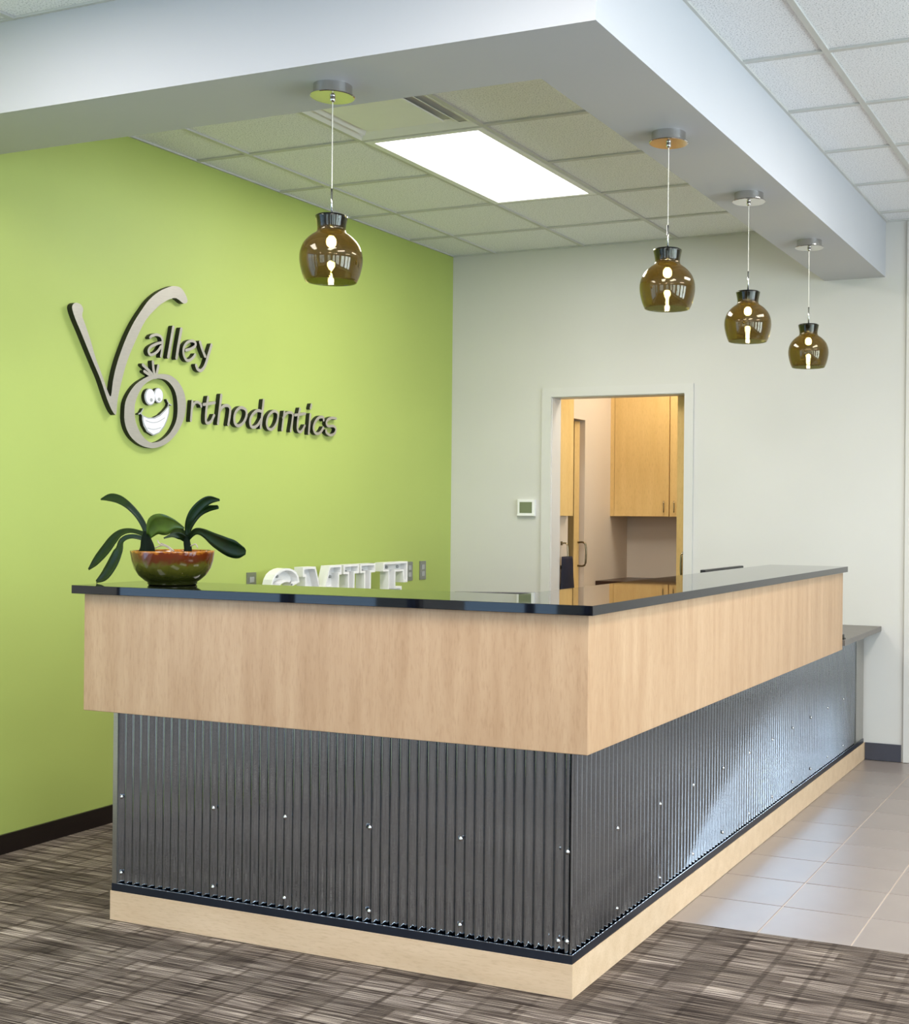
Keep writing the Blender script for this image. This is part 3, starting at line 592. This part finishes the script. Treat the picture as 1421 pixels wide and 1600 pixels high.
for q, s in enumerate(SMTICK[1]): stroke(bm, s, SMTICK[0]*.8, XL, FX-.0064-.0004*q)
spart('mouth', bm, [M['sign_grey'], M['sign_edge']], big_o)
bm = bmesh.new(); plate(bm, SMILE, FX-.007, FX-.004, 0, 0); spart('teeth', bm, [M['sign_white']], big_o, 'white grinning teeth')
bm = bmesh.new()
for s in TEETH: stroke(bm, s, .0016, FX-.005, FX-.0034)
spart('braces_wire', bm, [M['sign_grey'], M['sign_grey']], big_o)

# ================================================================ WHITE MARQUEE LETTERS ON A LOW CABINET
cb = empty('low_cabinet', (XL+.22, 2.75, 0), 'low cabinet along the green wall carrying the white letters', 'cabinet')
obj('carcass', B((-.215, .20, -1.05, 1.05, .08, .7)), M['maple'], cb)
obj('plinth', B((-.215, .16, -1.04, 1.04, 0, .08)), M['black_base'], cb)
obj('top', B((-.215, .22, -1.06, 1.06, .7, .7238), bev=.002), M['grey_top'], cb)
for k in range(4):
    d_ = obj('door', B((.2005, .218, -1.045+k*.523, -1.045+k*.523+.518, .085, .695), bev=.0015), M['maple'], cb)
    dpull('handle', .2181, -1.045+k*.523+(.47 if k % 2 == 0 else .05), .52, .62, .025, 0, .004, M['nickel'], d_)
def inset(pts, d):
    out = []; n_ = len(pts)
    for i in range(n_):
        p0, p1, p2 = Vector(pts[i-1]), Vector(pts[i]), Vector(pts[(i+1) % n_])
        a = (p1-p0).normalized(); b = (p2-p1).normalized(); na, nb = Vector((-a.y, a.x)), Vector((-b.y, b.x))
        mm = (na+nb); k = d/max(.35, mm.dot(na)) if mm.length > 1e-6 else d
        out.append(p1+mm*k)
    return out
def marquee(pts, y, label, x=XL+.10, dep=.055, z=.7238, lean=0):
    """hollow channel letter: tray open towards +x; outline (y,z) counter-clockwise"""
    r = empty('marquee_letter', (x, y, z), label, 'letter', None)
    a = [Vector(p_) for p_ in pts]; b = inset(pts, .011); n_ = len(a)
    bm = bmesh.new()
    A_ = [bm.verts.new((dep, v.x, v.y)) for v in a]; A0 = [bm.verts.new((0, v.x, v.y)) for v in a]
    B1 = [bm.verts.new((dep, v.x, v.y)) for v in b]; B0 = [bm.verts.new((.012, v.x, v.y)) for v in b]
    for i in range(n_):
        j = (i+1) % n_
        bm.faces.new((A0[i], A0[j], A_[j], A_[i])); bm.faces.new((A_[i], A_[j], B1[j], B1[i])); bm.faces.new((B1[i], B1[j], B0[j], B0[i]))
    bm.faces.new(A0[::-1]); bm.faces.new(B0)
    bmesh.ops.recalc_face_normals(bm, faces=bm.faces)
    obj('channel', bm, M['white'], r)
    return r, b
H_ = .34
def serifI(y0, w_, st): return [(y0, 0), (y0+w_, 0), (y0+w_, .05), (y0+(w_+st)/2, .05), (y0+(w_+st)/2, H_-.05), (y0+w_, H_-.05), (y0+w_, H_), (y0, H_), (y0, H_-.05), (y0+(w_-st)/2, H_-.05), (y0+(w_-st)/2, .05), (y0, .05)]
def sockets(r, spots):
    for (y, z) in spots:
        bm = lathe(bmesh.new(), [(0, 0), (.008, 0), (.008, .010), (.005, .012), (0, .012)], 10)
        bmesh.ops.rotate(bm, verts=bm.verts, matrix=Matrix.Rotation(PI/2, 3, 'Y')); bmesh.ops.translate(bm, vec=(.012, y, z), verts=bm.verts)
        obj('bulb_socket', bm, M['sign_grey'], r, smooth=True)
# S from an arc centre line
sc = [(.20, .255), (.185, .29), (.125, .305), (.06, .285), (.042, .235), (.075, .195), (.13, .165), (.18, .13), (.185, .075), (.13, .037), (.06, .042), (.03, .085)]
P_ = cat(sc, 3); lt, rt = [], []
for i, v in enumerate(P_):
    d = (P_[min(i+1, len(P_)-1)]-P_[max(0, i-1)]).normalized(); nn = Vector((-d.y, d.x))*.034; lt.append(tuple(v+nn)); rt.append(tuple(v-nn))
poly = lt+rt[::-1]
area2 = sum(poly[i][0]*poly[(i+1) % len(poly)][1]-poly[(i+1) % len(poly)][0]*poly[i][1] for i in range(len(poly)))
if area2 < 0: poly = poly[::-1]
zmin = min(p_[1] for p_ in poly); poly = [(a, b-zmin) for a, b in poly]; zs = H_/max(p_[1] for p_ in poly); poly = [(a, b*zs) for a, b in poly]
r, _ = marquee(poly, 1.845, 'white hollow marquee letter S, leftmost behind the desk'); sockets(r, [(.10, .30), (.05, .255), (.12, .02)])
Mp = [(0, 0), (.11, 0), (.11, .05), (.08, .05), (.08, .22), (.145, .06), (.185, .06), (.25, .22), (.25, .05), (.22, .05), (.22, 0), (.33, 0), (.33, .05), (.31, .05), (.31, H_-.05), (.33, H_-.05), (.33, H_), (.225, H_), (.165, .17), (.105, H_), (0, H_), (0, H_-.05), (.02, H_-.05), (.02, .05), (0, .05)]
r, _ = marquee(Mp, 2.105, 'white hollow marquee letter M beside the letter S'); sockets(r, [(.05, .28), (.05, .15), (.28, .28), (.28, .15)])
r, _ = marquee(serifI(0, .14, .062), 2.455, 'white hollow marquee letter I between the M and the L'); sockets(r, [(.07, .30), (.07, .2)])
Lp = [(0, 0), (.20, 0), (.20, .12), (.16, .12), (.15, .05), (.10, .05), (.10, H_-.05), (.14, H_-.05), (.14, H_), (0, H_), (0, H_-.05), (.035, H_-.05), (.035, .05), (0, .05)]
r, _ = marquee(Lp, 2.610, 'white hollow marquee letter L to the left of the E'); sockets(r, [(.068, .30), (.068, .2)])
Ep = [(0, 0), (.25, 0), (.25, .12), (.21, .12), (.20, .055), (.125, .055), (.125, .145), (.19, .145), (.19, .20), (.125, .20), (.125, H_-.055), (.20, H_-.055), (.21, H_-.12), (.25, H_-.12), (.25, H_), (0, H_), (0, H_-.05), (.05, H_-.05), (.05, .05), (0, .05)]
r, _ = marquee(Ep, 2.830, 'white hollow marquee letter E, rightmost, in front of a steel outlet plate'); sockets(r, [(.09, .31), (.20, .31), (.09, .2)])

# ================================================================ WALL FITTINGS
def outlet(y, z, w_, h_, label):
    r = empty('outlet', (XL, y, z), label, 'outlet')
    obj('plate', B((0, .006, -w_/2, w_/2, -h_/2, h_/2), bev=.0015), M['plate'], r)
    for dz in (-.021, .021):
        s_ = obj('socket', B((.006, .009, -.016, .016, dz-.014, dz+.014), bev=.001), M['sign_grey'], r)
outlet(1.893, .985, .070, .114, 'steel outlet plate on the green wall left of the white letters')
outlet(3.338, .993, .070, .114, 'steel outlet plate on the green wall partly behind the letter E')
outlet(3.489, .993, .070, .114, 'steel outlet plate on the green wall nearest the grey wall corner')
r = empty('thermostat', (-2.115, YB, 1.381), 'white square thermostat with a grey-green screen left of the doorway', 'thermostat')
obj('housing', B((-.060, .060, -.022, 0, -.052, .052), bev=.004), M['white'], r)
obj('screen', B((-.043, .043, -.0235, -.0222, -.032, .036)), M['lcd'], r)
obj('lower_lip', B((-.058, .058, -.026, -.0222, -.050, -.040), bev=.0015), M['white'], r)

# ---- things in the room behind
uc = empty('upper_cabinet', (-1.56, 5.0, 1.333), 'amber maple upper cabinet seen through the doorway above the dark counter', 'cabinet')
obj('carcass', B((-.44, .46, -.13, .159, 0, 1.2)), M['cab'], uc)
obj('filler', B((-.44, -.411, -.1495, -.1305, 0, 1.2)), M['cab'], uc)
for (a, b, hx) in ((-.409, -.007, -.045), (.000, .40, .030)):
    d_ = obj('door', B((a, b, -.150, -.131, 0, 1.2), bev=.0015), M['cab'], uc)
    dpull('handle', hx, -.1502, .025, .108, .012, -.028, .004, M['nickel'], d_)
tag(obj('counter', B((-1.999, .299, 4.61, IB-.001, .857, .897), bev=.002), M['brown_top']), 'dark brown counter in the back room below the amber cabinet', 'counter')
bc = empty('base_cabinet', (-1.0, 4.9, 0), 'maple base cabinet carrying the dark brown counter in the back room', 'cabinet')
obj('carcass', B((-.998, 1.298, -.24, .259, .09, .857)), M['cab'], bc)
obj('plinth', B((-.998, 1.298, -.18, .259, 0, .09)), M['black_base'], bc)
for k in range(5): obj('door', B((-.99+k*.458, -.99+k*.458+.452, -.259, -.2405, .095, .85), bev=.0015), M['cab'], bc)
wc = empty('wall_cabinet', (IX, 4.05, 1.333), 'narrow amber cabinet just inside the left edge of the doorway', 'cabinet')
obj('carcass', B((.0, .028, -.10, .100, 0, 1.0)), M['cab'], wc)
obj('door', B((.0285, .046, -.098, .099, 0, 1.0), bev=.001), M['cab'], wc)
cd = bpy.data.objects.new('door_2', None); COL.objects.link(cd); cd.location = (-2.03, 4.365, 0); cd['kind'] = 'structure'
cd.rotation_euler = (0, 0, math.radians(63))
dl = obj('leaf', B((-.022, .022, 0, .75, .01, 1.955), bev=.002), M['cab'], cd)
dpull('handle', .012, -.0005, 1.00, 1.165, .030, -.048, .0065, M['nickel'], dl)
r = empty('door_pull', (IX, 4.075, 1.06), 'chrome bow pull above the hanging navy cloth', 'handle')
dpull('bow', 0.001, 0, -.06, .105, .045, 0, .0055, M['nickel'], r); obj('rose', B((0, .004, -.012, .012, -.066, -.042), bev=.001), M['nickel'], r); obj('rose', B((0, .004, -.012, .012, .087, .111), bev=.001), M['nickel'], r)
bm = bmesh.new()
ring_pts = []
for k, (z, hw, d) in enumerate([(1.078, .075, .010), (1.06, .078, .014), (.95, .085, .018), (.85, .10, .022), (.72, .115, .024), (.60, .12, .022)]):
    ring_pts.append([bm.verts.new((-1.938+d*math.sin(a)*(1+.25*math.sin(3*a+k)), 4.03+hw*math.cos(a)+.012*k/3, z)) for a in [2*PI*i/16 for i in range(16)]])
for a, b in zip(ring_pts, ring_pts[1:]):
    for i in range(16): bm.faces.new((a[i], b[i], b[(i+1) % 16], a[(i+1) % 16]))
bm.faces.new(ring_pts[0]); bm.faces.new(ring_pts[-1][::-1])
bmesh.ops.recalc_face_normals(bm, faces=bm.faces)
tag(obj('cloth_bag', bm, M['navy'], smooth=True), 'dark navy cloth hanging from the bow pull inside the doorway', 'bag')

# ================================================================ POTTED ORCHIDS
BX, BY = -1.508, .085
pot = empty('potted_orchid', (BX, BY, Z1), 'low glazed bowl of leafy orchids standing on the black countertop', 'plant')
def ppart(name, bm, mt, smooth=True, label=None, parent=None):
    o = obj(name, bm, mt, None, smooth); o.parent = parent or pot
    if not parent: o.location = (-BX, -BY, -Z1)
    if label: o['label'] = label
    return o
prof = [(0, .004), (.070, .004), (.074, 0), (.078, .004), (.078, .010), (.088, .016), (.106, .032), (.120, .054), (.128, .080), (.1325, .110), (.1325, .1135), (.129, .1135), (.1255, .108), (.122, .085), (.112, .055), (.08, .028), (0, .022)]
o = obj('bowl', lathe(bmesh.new(), prof, 64), M['glaze'], pot, True)
bm = lathe(bmesh.new(), [(.1225, .094), (.08, .100), (0, .103)], 32); bmesh.ops.recalc_face_normals(bm, faces=bm.faces)
obj('potting_bark', bm, M['bark'], pot, True)
bm = bmesh.new()
for k in range(60):
    a = random.uniform(0, 2*PI); q = .112*math.sqrt(random.random()); s_ = random.uniform(.004, .009)
    mt_ = Matrix.Translation((q*math.cos(a), q*math.sin(a), .103)) @ Matrix.Rotation(random.uniform(0, 6), 4, 'Z') @ Matrix.Rotation(random.uniform(-.5, .5), 4, 'X')
    vs = box(bm, -s_, s_, -s_*.6, s_*.6, -s_*.5, s_*.5)
    bmesh.ops.transform(bm, matrix=mt_, verts=vs)
tag(obj('bark_chips', bm, M['bark'], pot), kind='stuff')
def leaf(path, hw, mt, thick=.0016, fold=.35):
    P_ = cat(path, 6); Wd = [v[0]*1.25 for v in cat([(w_, 0) for w_ in hw], 6)]; bm = bmesh.new(); rows = []
    for i, p_ in enumerate(P_):
        d = (P_[min(i+1, len(P_)-1)]-P_[max(i-1, 0)]).normalized()
        side = Vector((-d.z, -.35*abs(d.x), d.x)); side -= d*side.dot(d); side.normalize(); nn = d.cross(side).normalized()
        if nn.y > 0: nn = -nn                 # towards the viewer side
        w_ = max(Wd[i], .0012)
        top = [p_+side*(w_*u)+nn*(-fold*w_*(1-abs(u))) for u in (-1, -.55, 0, .55, 1)]
        rows.append([bm.verts.new(v) for v in top]+[bm.verts.new(v-nn*thick*(1 if abs(u) < .9 else .3)) for v, u in zip(top[::-1], (1, .55, 0, -.55, -1))])
    for a, b in zip(rows, rows[1:]):
        for k in range(10): bm.faces.new((a[k], a[(k+1) % 10], b[(k+1) % 10], b[k]))
    bm.faces.new(rows[0]); bm.faces.new(rows[-1][::-1]); bmesh.ops.recalc_face_normals(bm, faces=bm.faces)
    return ppart('leaf', bm, mt)
for k, (pth, hw) in enumerate(LEAF): leaf(pth, hw, M['leaf2'] if k == 3 else M['leaf'])
def crown(cx, cy, z0, z1, r0, r1):
    bm = tube(bmesh.new(), cat([(cx, cy, z0), (cx+.003, cy, (z0*2+z1)/3), (cx-.002, cy, (z0+z1*2)/3), (cx, cy, z1)], 4), [r0*(1-k/12)+r1*k/12 for k in range(13)], 14)
    ppart('stem', bm, M['crown'])
c1, c2 = LEAF[1][0][0], LEAF[6][0][0]
crown(c1[0]+.004, BY-.005, 1.195, c1[2]+.010, .030, .010)
crown(c2[0], BY-.005, 1.200, c2[2]+.010, .014, .009)
for rt_ in ROOTS: ppart('root', tube(bmesh.new(), cat(rt_, 5), .0022, 8), M['root'])
